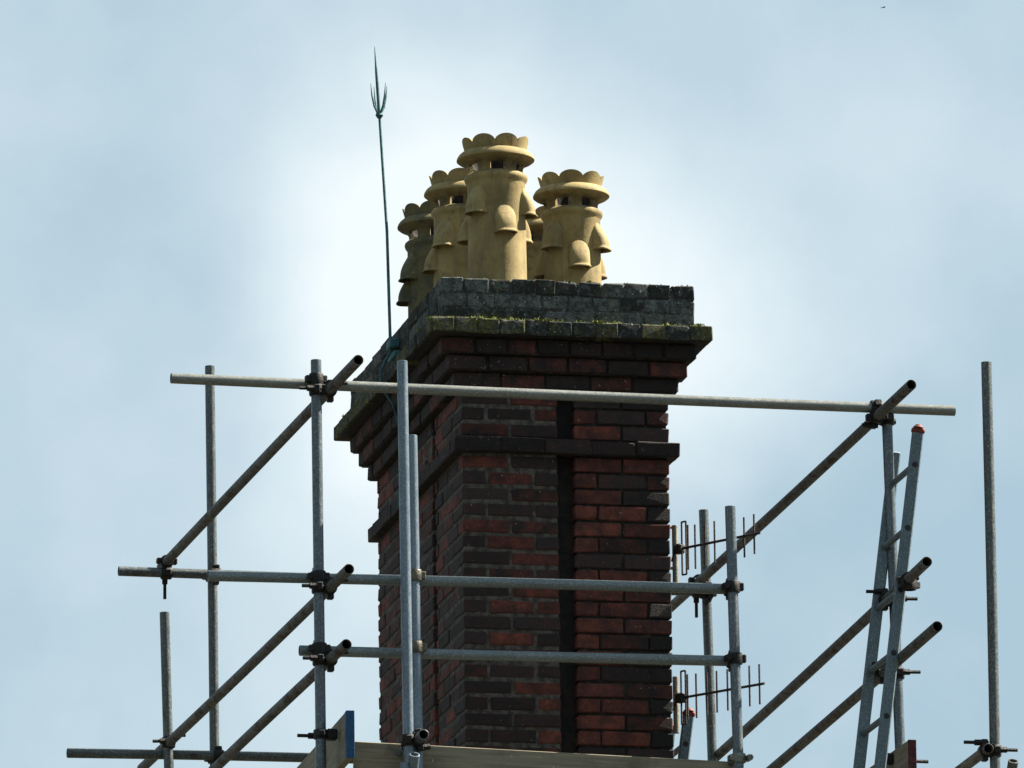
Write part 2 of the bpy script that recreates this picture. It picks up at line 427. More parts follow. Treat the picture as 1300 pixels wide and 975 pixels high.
# rows above the string course (0 is the string itself, at 0..P)
left_t.update({-1: 'MD', -2: 'DDR', -3: 'DR'}); right_t.update({-1: 'RD', -2: 'RDM', -3: 'KK'})
PL = (DEP - 2 * .085) / 3
SP = PL / 5.45 * 2          # stretcher pitch along the flank
def pillars(k, z0, z1):
    rows = rnd
    for side, (xa, xb, tab, hh, jt) in enumerate(((0, PW, left_t, .060, .013), (PW + GW, SW, right_t, .066, .009))):
        za = z0 + (P - hh) / 2; zb = za + hh
        pw = xb - xa
        H = .108 if side == 0 else .106
        row = tab.get(k) or ''.join(rows.choice('RDM') for _ in range(3 if k % 2 == 0 else 2))
        if k % 2:       # two stretchers
            mid = (xa + xb) / 2
            spans = [(xa, mid - jt / 2), (mid + jt / 2, xb)]; deps = [.105, .105]
        else:
            spans = [(xa, xa + H), (xa + H + jt, xb - H - jt), (xb - H, xb)]; deps = [.222, .105, .222]
        for (a, b), dp, tk in zip(spans, deps, row):
            o = rows.uniform(-.0035, .0035)
            brick(a, b, o, dp + o, za, zb, T[tk], 'F')
        # flank bricks
        for pi in range(3):
            ya = pi * (PL + .085); yb = ya + PL
            y = ya
            first = True
            while y < yb - .03:
                if first: ln = (.105 if k % 2 else .222)
                else: ln = SP - .011
                e = min(y + ln, yb)
                if yb - e < .05: e = yb
                if not (first and pi == 0):
                    o = rows.uniform(-.0035, .0035)
                    tk = rows.choices('RDMKC', (4, 2, 4, 1, 2))[0]
                    if side == 0: brick(o, .1 + o, y, e, za, zb, T[tk], 'L')
                    else: brick(SW - .1 + o, SW + o, y, e, za, zb, T[rows.choice('DKK')], 'B')
                y = e + .011; first = False
        # back row
        for (a, b) in spans:
            if side == 0 and a == 0: a = .112
            if side == 1 and b == SW: b = SW - .112
            brick(a, b, DEP - .1, DEP, za, zb, T[rows.choice('DKM')], 'B')
for k in range(1, 27): pillars(k, -k * P, -(k - 1) * P)
for k in (-1, -2, -3): pillars(k, -k * P, (-k + 1) * P)

def ring_course(z0, z1, ex, pick, lf, ll, jt, hh=None, dep=.11, rag=.004):
    """one course running round the stack, projecting ex beyond the shaft"""
    x0, x1, y0, y1 = -ex, SW + ex, -ex, DEP + ex
    def run(a, b, ln, f, shift):
        n = max(1, round((b - a) / ln)); w = (b - a) / n
        cuts = [a] + [a + w * (i + shift) for i in range(1, n)] + [b]
        cuts = [c + (rnd.uniform(-.008, .008) if 0 < i < len(cuts) - 1 else 0) for i, c in enumerate(cuts)]
        for i in range(len(cuts) - 1): f(cuts[i] + (jt / 2 if i else 0), cuts[i + 1] - (jt / 2 if i < len(cuts) - 2 else 0), i)
    def o(): return rnd.uniform(-rag, rag)
    def dz(): return rnd.uniform(-.0025, .0025)
    def F(a, b, i):
        q = o() * (1.8 if ex < .15 and z0 < 7 * P else 1); d = dz() * (1.5 if z0 < 7 * P - .01 else 1); brick(a, b, y0 + q, y0 + dep + q, z0 + d, z1 + d, pick('F', i), 'F')
    def Lf(a, b, i):
        q = o(); d = dz(); brick(x0 + q, x0 + dep + q, a, b, z0 + d, z1 + d, pick('L', i), 'L')
    def B(a, b, i): brick(a, b, y1 - dep, y1, z0, z1, pick('B', i), 'B')
    def Rt(a, b, i):
        q = o(); brick(x1 - dep + q, x1 + q, a, b, z0, z1, pick('R', i), 'B')
    run(x0, x1, lf, F, 0)
    run(y0 + dep + .008, y1 - dep - .008, ll, Lf, 0)
    run(y0 + dep + .008, y1 - dep - .008, ll, Rt, 0)
    run(x0, x1, lf, B, 0)
ring_course(.003, P - .006, .0426, lambda f, i: T[rnd.choice('DKKC')], .232, .235, .010)
ring_course(4 * P + .002, 5 * P - .007, .041, lambda f, i: T[rnd.choice('CCKM')], .232, .235, .011)
ring_course(5 * P + .002, 6 * P - .007, .076, lambda f, i: T[rnd.choice('CKCM')], .20, .235, .012)
ring_course(6 * P + .002, 7 * P - .008, .112, lambda f, i: T[rnd.choice('CCKM')], .16, .235, .013)
ZL = 7 * P
ring_course(ZL, ZL + .070, .178, lambda f, i: T[rnd.choice('lmmlm')], .112, .235, .006, rag=.003)
ZP = ZL + .072
ring_course(ZP, ZP + .064, .109, lambda f, i: T[rnd.choice('LLLl')], .232, .235, .005, rag=.002)
ring_course(ZP + .068, ZP + .132, .108, lambda f, i: T[rnd.choice('LLl')], .116, .235, .005, rag=.002)
ring_course(ZP + .136, ZP + .205, .109, lambda f, i: T[rnd.choice('lllL')], .114, .235, .009, rag=.006)
ZT = ZP + .205

bricks.sort(key=lambda t: -t[0])
stuff = bmesh.new()
matlist = ['red', 'mixed', 'dark', 'black', 'corbel', 'lichen', 'lichen_dark', 'moss']
for n, (s, c, d, mk) in enumerate(bricks):
    me = brick_mesh(*d, mk, n % 5)
    loc = Vector((c.x, c.y, c.z + ZB)) - sorg
    if n < 300 and s > 0:
        o = link('brick', me, stack, loc)
        o.rotation_euler = (rnd.uniform(-.010, .010), rnd.uniform(-.008, .008), rnd.uniform(-.006, .006))
        o.material_slots[0].link = 'OBJECT'
        o.material_slots[0].material = M[mk]
    else:
        vs = {}
        mi = matlist.index(mk)
        for v in me.vertices: vs[v.index] = stuff.verts.new(v.co + loc)
        for p in me.polygons:
            f = stuff.faces.new([vs[i] for i in p.vertices]); f.material_index = mi
tag(link('further_bricks', finish('further_bricks', stuff, [M[k] for k in matlist]), stack), kind='stuff')

def core(name, x0, x1, y0, y1, z0, z1, mat):
    bm = bmesh.new()
    bm_box(bm, Vector(((x0 + x1) / 2, (y0 + y1) / 2, (z0 + z1) / 2 + ZB)) - sorg, x1 - x0, y1 - y0, z1 - z0)
    return link(name, finish(name, bm, mat), stack)
# mortar cores of the six flue pillars, set just behind the brick faces
for xa, xb, ins, mk in ((0, PW, .0045, 'mortar'), (PW + GW, SW, .010, 'mortar_dark')):
    for pi in range(3):
        ya = pi * (PL + .085)
        core('mortar', xa + ins, xb - ins, ya + ins, ya + PL - ins, -2.02, 4 * P + .03, M[mk])
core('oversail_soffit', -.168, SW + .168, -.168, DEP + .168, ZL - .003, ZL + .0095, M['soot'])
core('flue_core', .070, SW - .070, .070, DEP - .070, -2.03, ZT - .03, M['soot'])
for z0, z1, ex, mk in ((.004, P - .007, .034, 'mortar_dark'), (4 * P, 5 * P - .004, .030, 'mortar_dark'), (5 * P - .003, 6 * P - .004, .064, 'mortar_dark'),
                       (6 * P - .003, ZL - .004, .100, 'mortar_dark'), (ZL + .010, ZP - .004, .170, 'flaunch'), (ZP - .003, ZT - .012, .1055, 'flaunch')):
    core('mortar', -ex, SW + ex, -ex, DEP + ex, z0, z1, M[mk])
# sloped mortar bed round the pots
bm = bmesh.new()
ex = .085
lo = [(-ex, -ex), (SW + ex, -ex), (SW + ex, DEP + ex), (-ex, DEP + ex)]
vs = [bm.verts.new(Vector((x, y, ZT - .011 + ZB)) - sorg) for x, y in lo]
hi = [bm.verts.new(Vector((x * .8 + SW * .1, y * .86 + DEP * .07, ZT + .02 + ZB)) - sorg) for x, y in lo]
for i in range(4): bm.faces.new((vs[i], vs[(i + 1) % 4], hi[(i + 1) % 4], hi[i]))
bm.faces.new(hi); bm.faces.new(vs[::-1])
link('flaunching', finish('flaunching', bm, M['flaunch']), stack)
# tufts of moss on the ledge and on the top course
def moss_tuft(x, y, z, r):
    bm = bmesh.new()
    for i in range(26):
        a = rnd.uniform(0, 6.28); q = r * math.sqrt(rnd.random()); h = rnd.uniform(.004, .016)
        p = Vector((x + q * math.cos(a), y + q * .5 * math.sin(a), z + ZB)) - sorg
        t = Vector((rnd.uniform(-.008, .008), rnd.uniform(-.008, .004), h))
        w = Vector((rnd.uniform(-1, 1), rnd.uniform(-1, 1), 0)).normalized() * .005
        bm.faces.new([bm.verts.new(p - w), bm.verts.new(p + w), bm.verts.new(p + t)])
    return bm
mossm = plain('bright_moss', (.16, .17, .035), (.09, .11, .03), 60, .4, .6)
mb = bmesh.new()
for i in range(85):
    if i < 60: x, y, z = rnd.uniform(-.17, SW + .17), rnd.uniform(-.176, -.115), ZP
    elif i < 75: x, y, z = rnd.uniform(-.172, -.115), rnd.uniform(-.1, DEP), ZP
    else: x, y, z = rnd.uniform(-.10, SW + .1), rnd.uniform(-.105, -.06), ZT
    t = moss_tuft(x, y, z - .002, rnd.uniform(.012, .04))
    me = bpy.data.meshes.new('t'); t.to_mesh(me); t.free(); mb.from_mesh(me); bpy.data.meshes.remove(me)
tag(link('moss', finish('moss', mb, mossm), stack), kind='stuff')

# ------------------------------------------------------------------ chimney pots
SEG = 96
def pot_body():
    bm = bmesh.new()
    out = [(.138, -.04), (.138, .03), (.1375, .30), (.1365, .552), (.140, .560), (.147, .570), (.1505, .581), (.148, .591), (.139, .599), (.129, .604),
           (.127, .618), (.130, .632), (.138, .645), (.156, .656), (.175, .664), (.1840, .671), (.1842, .676), (.181, .685), (.173, .697), (.160, .708), (.144, .713)]
    inn = [(.112, -.04), (.112, .03), (.112, .30), (.112, .552), (.112, .562), (.112, .572), (.112, .582), (.112, .592), (.112, .600), (.112, .605),
           (.110, .618), (.112, .632), (.117, .645), (.122, .656), (.125, .664), (.126, .671), (.126, .676), (.126, .685), (.126, .697), (.126, .708), (.126, .713)]
    hole_rows = (9, 10, 11)
    def hole(i):     # six openings, 9 segments wide each
        return (i % 16) in range(4, 12)
    def grid(pr): return [[bm.verts.new((r * math.sin(2 * math.pi * i / SEG), -r * math.cos(2 * math.pi * i / SEG), z)) for i in range(SEG)] for r, z in pr]
    A, B = grid(out), grid(inn)
    n = len(out)
    for k in range(n - 1):
        for i in range(SEG):
            j = (i + 1) % SEG
            if k in hole_rows and hole(i): continue
            bm.faces.new((A[k][i], A[k][j], A[k + 1][j], A[k + 1][i]))
            bm.faces.new((B[k][j], B[k][i], B[k + 1][i], B[k + 1][j])).material_index = 1
    for i in range(SEG):
        j = (i + 1) % SEG
        bm.faces.new((A[0][j], A[0][i], B[0][i], B[0][j])); bm.faces.new((A[-1][i], A[-1][j], B[-1][j], B[-1][i]))
        if hole(i):
            k0, k1 = hole_rows[0], hole_rows[-1] + 1
            bm.faces.new((A[k0][i], A[k0][j], B[k0][j], B[k0][i])); bm.faces.new((A[k1][j], A[k1][i], B[k1][i], B[k1][j]))
        for a, b in ((i, j),):
            if hole(a) != hole(b):
                for k in hole_rows:
                    bm.faces.new((A[k][b], A[k + 1][b], B[k + 1][b], B[k][b]))
    return finish('body', bm, [M['clay'], M['soot']], 32)
def pot_crown():
    bm = bmesh.new()
    n = 160
    rings = []
    for ro, base in ((0, 1), (1, 1), (2, 1)): pass
    lo_o, hi_o, lo_i, hi_i = [], [], [], []
    for i in range(n):
        a = 2 * math.pi * i / n
        t = ((i / n * 8 + .5) % 1) * 2 - 1
        h = .716 + .017 + .039 * math.sqrt(max(0, 1 - (t * .97) ** 2))
        s, c = math.sin(a), -math.cos(a)
        f = (h - .705) / .07
        lo_o.append(bm.verts.new((.142 * s, .142 * c, .705))); lo_i.append(bm.verts.new((.127 * s, .127 * c, .705)))
        r = .142 + .019 * f
        hi_o.append(bm.verts.new((r * s, r * c, h))); hi_i.append(bm.verts.new(((r - .015) * s, (r - .015) * c, h)))
    for i in range(n):
        j = (i + 1) % n
        bm.faces.new((lo_o[i], lo_o[j], hi_o[j], hi_o[i])); bm.faces.new((hi_o[i], hi_o[j], hi_i[j], hi_i[i]))
        bm.faces.new((hi_i[i], hi_i[j], lo_i[j], lo_i[i])); bm.faces.new((lo_i[i], lo_i[j], lo_o[j], lo_o[i]))
    return finish('crown', bm, M['clay'], 40)
def pot_hood():
    bm = bmesh.new()
    n = 18
    rows = []
    def row(w, dp, z, base):
        r = []
        for i in range(n + 1):
            ph = -math.pi / 2 + math.pi * i / n
            sx = math.copysign(abs(math.sin(ph)) ** .55, math.sin(ph)); cd_ = abs(math.cos(ph)) ** .42
            x = w * sx
            y = math.sqrt(max(1e-6, base ** 2 - x ** 2)) + dp * cd_
            r.append(bm.verts.new((x, -y, z)))
        return r
    B0 = .1345
    Hh = .138
    prof = []
    for v in (0.0, .03, .08, .16, .26, .38, .5, .62, .74, .84):
        w = .050 * math.sqrt(max(0.0, 1 - (1 - min(v / .42, 1)) ** 2)) + .0015
        prof.append((w, .002 + .049 * math.sin(min(v / .84, 1) * math.pi / 2) ** 1.1, -v * Hh))
    prof += [(.0512, .0515, -.885 * Hh), (.0530, .0555, -.93 * Hh), (.0555, .0610, -.965 * Hh), (.0545, .0610, -Hh), (.046, .056, -Hh), (.043, .045, -.85 * Hh), (.036, .02, -.5 * Hh)]
    rows = [row(w, d, z, B0) for w, d, z in prof]
    for a, b in zip(rows, rows[1:]):
        for i in range(n): bm.faces.new((a[i], a[i + 1], b[i + 1], b[i]))
    bm.faces.new(rows[-1])
    return finish('hood', bm, M['clay'], 38)
meB, meC, meH = pot_body(), pot_crown(), pot_hood()
def pot(x, y, dz, rot, crot, ups, los, label, mat):
    t = empty('chimney_pot', V3((x, y, ZT + dz)))
    tag(t, label, 'chimney pot', 'buff terracotta crown pots on the stack')
    def put(name, me, a, z=0):
        o = link(name, me, t, Vector((0, 0, z))); o.rotation_euler = (0, 0, R(a))
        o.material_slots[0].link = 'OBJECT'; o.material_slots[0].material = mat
        return o
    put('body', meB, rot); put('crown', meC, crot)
    for a in ups: put('hood', meH, a, .530)
    for a in los: put('hood', meH, a, .428)
    t.rotation_euler = (R(rnd.uniform(-.6, .6)), R(rnd.uniform(-.6, .6)), 0)
# angles measured from the stack's front, positive towards its right flank; the view comes 12 degrees from the left
q = -12
pot(.240, .28, -.006, -4 + q - 22.5, 22 + q, (-41 + q, 79 + q, 199 + q), (17 + q, 128 + q, 250 + q), 'nearest and tallest-looking crowned clay pot at the front left of the chimney top', M['clay'])
pot(.223, 1.03, .008, 18 + q, -4 + q, (-38 + q, 82 + q, 200 + q), (40 + q, 160 + q, 278 + q), 'crowned clay pot half hidden behind the front left pot, second in its row', M['clay'])
pot(.250, 1.78, .033, 34 + q, -6 + q, (-62 + q, 20 + q, 140 + q), (-85 + q, 60 + q, 180 + q), 'greenish lichened clay pot farthest back at the left edge of the stack', M['clay_old'])
pot(.768, 1.03, .022, 8 + q, 0 + q, (-42 + q, 68 + q, 190 + q), (13 + q, 130 + q, 250 + q), 'crowned clay pot standing alone on the right of the chimney top', M['clay'])
pot(.770, 1.78, .026, 0 + q, 12 + q, (-60 + q, 60 + q, 180 + q), (0 + q, 120 + q, 240 + q), 'shaded brown clay pot glimpsed in the gap between the front and right pots', M['clay'])

# ------------------------------------------------------------------ lightning rod
rod0 = Vector((-.135, .80, 0)); 
t = empty('lightning_rod', V3((-.142, .80, .60)))
tag(t, 'thin green copper lightning rod with pronged tip beside the chimney', 'lightning rod')
def local(o, p): return V3(p) - o.location
bm = bmesh.new()
A0, A1, A2 = local(t, (-.147, .94, .70)), local(t, (-.188, .95, 1.861)), local(t, (-.208, .95, 2.193))
mid = (A0 + A1) / 2 + Vector((.010, 0, 0))
bm_tube(bm, A0, mid, .0075, .007, 10); bm_tube(bm, mid, A1, .007, .0065, 10)
link('rod', finish('rod', bm, M['copper'], 40), t)
bm = bmesh.new(); bm_tube(bm, A1, A1.lerp(A2, .6), .0085, .007, 10); bm_tube(bm, A1.lerp(A2, .6), A2, .007, .0012, 10)
link('spike', finish('spike', bm, M['copper'], 40), t)
bm = bmesh.new()
bm_tube(bm, A1 - Vector((0, 0, .022)), A1 - Vector((0, 0, .008)), .010, .019, 12); bm_tube(bm, A1 - Vector((0, 0, .008)), A1 + Vector((0, 0, .010)), .019, .013, 12)
link('collar', finish('collar', bm, M['copper'], 40), t)
for a in (200, 300, 25, 110):
    d = Vector((math.cos(R(a)), math.sin(R(a)), 0))
    bm = bmesh.new()
    pts = [A1 + d * .008, A1 + d * .028 + Vector((0, 0, .035)), A1 + d * .040 + Vector((0, 0, .085)), A1 + d * .047 + Vector((0, 0, .145))]
    for i in range(3): bm_tube(bm, pts[i], pts[i + 1], (.0055, .0050, .004)[i], (.0050, .004, .001)[i], 8)
    link('prong', finish('prong', bm, M['copper'], 40), t)
bm = bmesh.new(); bm_box(bm, local(t, (-.135, .94, .725)), .05, .10, .045, ch=.006); bm_box(bm, local(t, (-.125, .95, .67)), .035, .16, .03, ch=.004)
link('bracket', finish('bracket', bm, M['copper'], 40), t)
bm = bmesh.new()
pts = [(-.145, .94, .70), (-.192, .95, .60), (-.192, .96, .525), (-.125, 1.0, .45), (-.09, 1.05, .37), (-.055, 1.10, .28), (-.014, 1.17, .18), (-.014, 1.2, .10), (-.056, 1.22, .07), (-.056, 1.22, .0), (-.014, 1.24, -.06), (-.014, 1.28, -1.9)]
bm_path(bm, [local(t, p) for p in pts], .007, 8)
link('conductor', finish('conductor', bm, M['copper'], 40), t)

# ------------------------------------------------------------------ scaffold tubes
TR = .0242
GT = 'galvanised scaffold tubes round the chimney'
def tube(p0, p1, label, mat='galv', r=TR, name='scaffold_tube', cat='scaffold tube', group=GT, wall=.0042):
    a, b = V3(p0), V3(p1)
    c = (a + b) / 2; d = b - a
    bm = bmesh.new()
    Lh = d.length / 2
    bm_pipe(bm, (0, 0, -Lh), (0, 0, Lh), r, r - wall, bend=rnd.uniform(-1, 1) * .0018 * d.length)
    o = link(name, finish(name, bm, M[mat], 40), None, c)
    o.rotation_euler = d.to_track_quat('Z', 'Y').to_euler()
    return tag(o, label, cat, group)
def lerp(p0, p1, t): return tuple(a + (b - a) * t for a, b in zip(p0, p1))
def ext(p0, p1, z):      # extend an upright down to height z
    t = (z - p0[2]) / (p1[2] - p0[2]); return lerp(p0, p1, t)
ZE = -2.3
U1 = ((-.626, 3.15, 1.104), (-.614, 3.15, -.93)); U1 = (U1[0], ext(*U1, ZE))
U2 = ((-.841, -.80, .231), (-.833, -.80, -1.659)); U2 = (U2[0], ext(*U2, ZE))
U3 = ((-.452, -.86, .226), (-.442, -.86, -1.66)); U3 = (U3[0], ext(*U3, ZE))
U4 = ((-.398, -.80, -.107), (-.385, -.80, -1.648)); U4 = (U4[0], ext(*U4, ZE))
U5 = ((-.878, 3.05, -.175), (-.858, 3.05, -.95)); U5 = (U5[0], ext(*U5, ZE))
U6 = ((1.888, 3.15, .449), (1.909, 3.15, -.857)); U6 = (U6[0], ext(*U6, ZE))
U7 = ((1.087, -.80, -.391), (1.106, -.80, -1.61)); U7 = (U7[0], ext(*U7, ZE))
U8 = ((1.858, -.72, .072), (1.888, -.72, -1.572)); U8 = (U8[0], ext(*U8, ZE))
U9 = ((2.318, -.80, .330), (2.310, -.80, -1.579)); U9 = (U9[0], ext(*U9, ZE))
H1 = ((-1.504, -.75, .135), (2.175, -.75, .106))
H2 = ((-1.338, -.75, -.778), (1.128, -.75, -.768))
H3 = ((-.919, -.75, -1.111), (1.132, -.75, -1.103))
HF = ((-1.099, 3.10, .037), (1.93, 3.10, .020))
HL = ((-1.358, 3.10, -.884), (.2, 3.10, -.876))
D1 = ((-.768, -1.434, .090), (-.861, 3.228, .090))
D2 = ((-.780, -1.231, -.828), (-.874, 3.756, -.828))
D3 = ((-.784, -1.177, -1.162), (-.846, 3.3, -1.162))
D4 = ((1.794, -1.432, .064), (1.856, 4.4, .074))
D5 = ((1.806, -1.595, -.791), (1.955, 3.338, -.791))
D6 = ((1.788, -1.824, -1.134), (1.90, 3.3, -1.134))
tube(*U1, 'slim back upright tube at far left, crossed by the sloping top tube', 'galv_dull')
tube(*U2, 'upright tube left of the chimney clamped to three sloping tubes', 'galv_mid')
tube(*U3, 'tallest pale upright tube standing right in front of the chimney')
tube(*U4, 'shorter upright tube pressed against the right of the taller one before the chimney')
tube(*U5, 'short upright tube at bottom left whose top ends in mid air', 'galv_dull')
tube(*U6, 'slant-cut back upright tube behind the two antennas', 'galv_dull')
tube(*U7, 'front upright tube just right of the chimney where two rails end', 'galv_mid')
tube(*U8, 'upright tube behind the ladder ending under the top rail', 'galv_mid')
tube(*U9, 'lone upright tube at the far right edge of the scaffold', 'galv_dull')
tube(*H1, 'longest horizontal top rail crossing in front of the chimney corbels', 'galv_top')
tube(*H2, 'middle horizontal rail crossing in front of the brick shaft', 'galv_rail')
tube(*H3, 'lowest and shortest horizontal rail across the brick shaft', 'galv_rail')
tube(*HF, 'back horizontal tube sticking out at left under the end of the top sloping tube', 'galv_dull')
tube(*HL, 'lowest back horizontal tube sticking out at bottom left', 'galv_dull')
tube(*D1, 'upper left receding tube ending beside the cornice', 'galv_rust')
tube(*D2, 'middle left receding tube running down to the short upright', 'galv_rust')
tube(*D3, 'lower left receding tube just above the blue-ended board', 'galv_rust')
tube(*D4, 'upper right receding tube passing behind the antenna and chimney', 'galv_rust')
tube(*D5, 'middle right receding tube with its open end beside the ladder top', 'galv_rust')
tube(*D6, 'lower right receding tube with its open end right of the ladder', 'galv_rust')
# short pieces at the bottom of the frame
D7 = ((2.268, -.86, -1.500), (2.285, .60, -1.500))
tube(*D7, 'stub of receding tube clamped to the lone upright at bottom right', 'galv_rust')
tube((2.368, -.92, -1.566), (2.36, -.45, -2.2), 'tilted tube with open bright rim at the bottom right corner', 'galv_rust', wall=.006)
tube((-.440, -.99, -1.621), (-.43, -.55, -2.2), 'tilted tube with white open rim in front of the long board', 'galv', wall=.0065)
tube((-.395, -.98, -1.527), (-.43, .60, -1.545), 'short receding tube with round open end clamped at the foot of the paired uprights', 'galv_dull')
tube((-.478, -.95, -1.655), (-.474, -.95, -2.3), 'low bluish tube stub left of the white-rimmed tube', 'galv')
tube((-.448, -.80, -1.560), (-.62, .1, -1.72), 'thin sloping brace running down left from the paired uprights', 'galv', r=.017)

# ------------------------------------------------------------------ couplers
GC = 'scaffold clamps joining the tubes'
def band(bm, p, d, n, w=.052):
    """strap round a tube (axis d) with its hinge and lug blocks"""
    d = Vector(d).normalized(); p = Vector(p)
    seg = 20
    u = n - d * n.dot(d); u.normalize(); v = d.cross(u)
    def ring(o, r): return [bm.verts.new(p + d * o + (u * math.cos(t) + v * math.sin(t)) * r) for t in [2 * math.pi * i / seg for i in range(seg)]]
    rs = [ring(-w / 2, TR + .0006), ring(-w / 2, TR + .0075), ring(-w / 2 + .006, TR + .0095), ring(w / 2 - .006, TR + .0095), ring(w / 2, TR + .0075), ring(w / 2, TR + .0006)]
    for k in range(6):
        a, b = rs[k], rs[(k + 1) % 6]
        for i in range(seg): bm.faces.new((a[i], a[(i + 1) % seg], b[(i + 1) % seg], b[i]))
    bm_box(bm, p + v * (TR + .012) - u * .004, .028, .026, w * .72, X=u, Y=v, Z=d, ch=.004)      # hinge
    bm_box(bm, p - v * (TR + .014) - u * .004, .030, .030, w * .62, X=u, Y=v, Z=d, ch=.004)      # lug
    return u, v
def coupler(pa, da, pb, db, label, mat='coupler', flip=1, bolts=(1, 1), blen=(.085, .085), group=GC):
    pa, pb = V3(pa), V3(pb)
    da, db = Vector(da).normalized(), Vector(db).normalized()
    c = (pa + pb) / 2
    t = empty('scaffold_clamp', c)
    tag(t, label, 'clamp', group)
    n = (pb - pa).normalized()
    bm = bmesh.new(); ua, va = band(bm, pa - c, da, n)
    link('strap', finish('strap', bm, M[mat], 35), t)
    bm = bmesh.new(); ub, vb = band(bm, pb - c, db, -n)
    link('strap', finish('strap', bm, M[mat], 35), t)
    bm = bmesh.new(); bm_box(bm, Vector(), .026, .052, .052, X=n, Y=axes(n)[1], Z=axes(n)[2], ch=.006)
    link('saddle', finish('saddle', bm, M[mat]), t)
    for on, p, u, v, ln in ((bolts[0], pa - c, ua, va, blen[0]), (bolts[1], pb - c, ub, vb, blen[1])):
        if not on: continue
        s = p - v * (TR + .014) * flip
        bm = bmesh.new()
        bm_tube(bm, s + u * .016, s - u * ln, .0082, seg=10)
        bm_tube(bm, s - u * .022, s - u * .050, .0150, .0145, seg=6)
        bm_tube(bm, s - u * .018, s - u * .022, .0145, seg=14)
        link('bolt', finish('bolt', bm, M[mat], 35), t)
    return t
def at(T_, **kw):
    (k, v), = kw.items(); i = 'xyz'.index(k)
    return lerp(T_[0], T_[1], (v - T_[0][i]) / (T_[1][i] - T_[0][i]))
def dr(T_): return Vector(T_[1]) - Vector(T_[0])
def join(Ta, ka, Tb, kb, label, **kw):
    coupler(at(Ta, **ka), dr(Ta), at(Tb, **kb), dr(Tb), label, **kw)
def right_of(U, D, **kw): return
for Dn, z, lb in ((D1, .090, 'black clamp under the top rail joining the left upright to the upper sloping tube'),
                  (D2, -.828, 'black clamp joining the left upright to the middle sloping tube'),
                  (D3, -1.162, 'black clamp joining the left upright to the lower sloping tube')):
    join(U2, {'z': z}, Dn, {'y': -.80}, lb, flip=-1)
join(U2, {'z': .140}, H1, {'x': -.845}, 'small clamp holding the long top rail behind the left upright', bolts=(0, 0))
join(U2, {'z': -.778}, H2, {'x': -.838}, 'small clamp holding the middle rail behind the left upright', bolts=(0, 0))
join(U2, {'z': -1.111}, H3, {'x': -.836}, 'small clamp holding the lowest rail behind the left upright', bolts=(0, 0))
join(HF, {'x': -.86}, D1, {'y': 3.10}, 'clamp with hanging bolt at the far end of the upper left sloping tube', bolts=(1, 0), blen=(.125, .08))
join(HF, {'x': -.612}, U1, {'z': .036}, 'dark clamp where the slim back upright meets the back tube', bolts=(1, 0), blen=(.03, .03))
join(HL, {'x': -.605}, U1, {'z': -.881}, 'dark clamp low on the slim back upright', bolts=(1, 0), blen=(.03, .03))
join(U5, {'z': -.828}, D2, {'y': 3.05}, 'clamp with two sideways bolts on the short bottom left upright', flip=-1)
join(U4, {'z': -.760}, H2, {'x': -.393}, 'yellowish clamp tying the shorter front upright to the middle rail', mat='brass', bolts=(0, 1), blen=(.04, .045))
join(U4, {'z': -1.092}, H3, {'x': -.390}, 'shiny yellowish clamp tying the shorter front upright to the lowest rail', mat='brass', bolts=(0, 1), blen=(.04, .045))
join(U7, {'z': -.768}, H2, {'x': 1.092}, 'dark clamp where the middle rail ends at the right upright', blen=(.04, .03))
join(U7, {'z': -1.103}, H3, {'x': 1.098}, 'dark clamp where the lowest rail ends at the right upright', blen=(.04, .03))
join(U6, {'z': .024}, HF, {'x': 1.89}, 'black clamp on the back upright behind the right end of the middle rail', bolts=(0, 1), blen=(.03, .06))
join(HF, {'x': 1.84}, D4, {'y': 3.10}, 'clamp with hanging bolt at the far end of the upper right sloping tube', bolts=(1, 0), blen=(.125, .08))
join(U8, {'z': .060}, D4, {'y': -.72}, 'large black clamp joining the top rail to the upper right sloping tube', flip=-1, blen=(.05, .06))
join(H1, {'x': 1.80}, D4, {'y': -.76}, 'black strap clamp on the right part of the long top rail', bolts=(0, 0))
join(U8, {'z': -.791}, D5, {'y': -.72}, 'black clamp on the left ladder side with bolts both ways', blen=(.10, .09))
join(U8, {'z': -1.134}, D6, {'y': -.72}, 'black clamp low behind the ladder with a bolt to the right', blen=(.10, .05))
join(U3, {'z': -1.535}, ((-.395, -.98, -1.527), (-.43, .60, -1.545)), {'y': -.86}, 'dark clamp at the foot of the paired front uprights', bolts=(0, 1), blen=(.04, .05))
join(U9, {'z': -1.500}, D7, {'y': -.80}, 'dark clamp with two bolts on the lone right upright', blen=(.10, .10))
join(D5, {'y': -1.19}, ((1.807, -1.20, -3), (1.85, -1.20, 3)), {'z': -.815}, 'black clamp on the middle right tube just in front of the ladder', bolts=(0, 0))

# ------------------------------------------------------------------ boards
def board(name, c, X, lx, ly, lz, label, ends, endmat, tilt=0.0):
    X = Vector(X).normalized(); Z = Vector((0, 0, 1)); Y = Z.cross(X)
    t = empty(name, V3(c))
    tag(t, label, 'board', 'scaffold toe boards')
    t.rotation_euler = (0, -tilt, math.atan2(X.y, X.x))
    bm = bmesh.new(); bm_box(bm, (0, 0, 0), lx, ly, lz, ch=.003)
    link('plank', finish('plank', bm, M['wood']), t)
    for e in ends:
        bm = bmesh.new()
        bm_box(bm, (e * (lx / 2 + .001), 0, 0), .004, ly + .003, lz + .003, ch=.0012)
        for s in (-1, 1): bm_box(bm, (e * (lx / 2 - .018), s * (ly / 2 + .0006), 0), .036, .0016, lz * .98) if endmat != 'redend' else None
        link('end_band', finish('end_band', bm, M[endmat]), t)
    return t
board('scaffold_board', (.212, -.722, -1.5455 - .112), (1, 0, 0), 1.76, .038, .225, 'long pale toe board across the bottom in front of the chimney', (), 'blue', tilt=-.028)
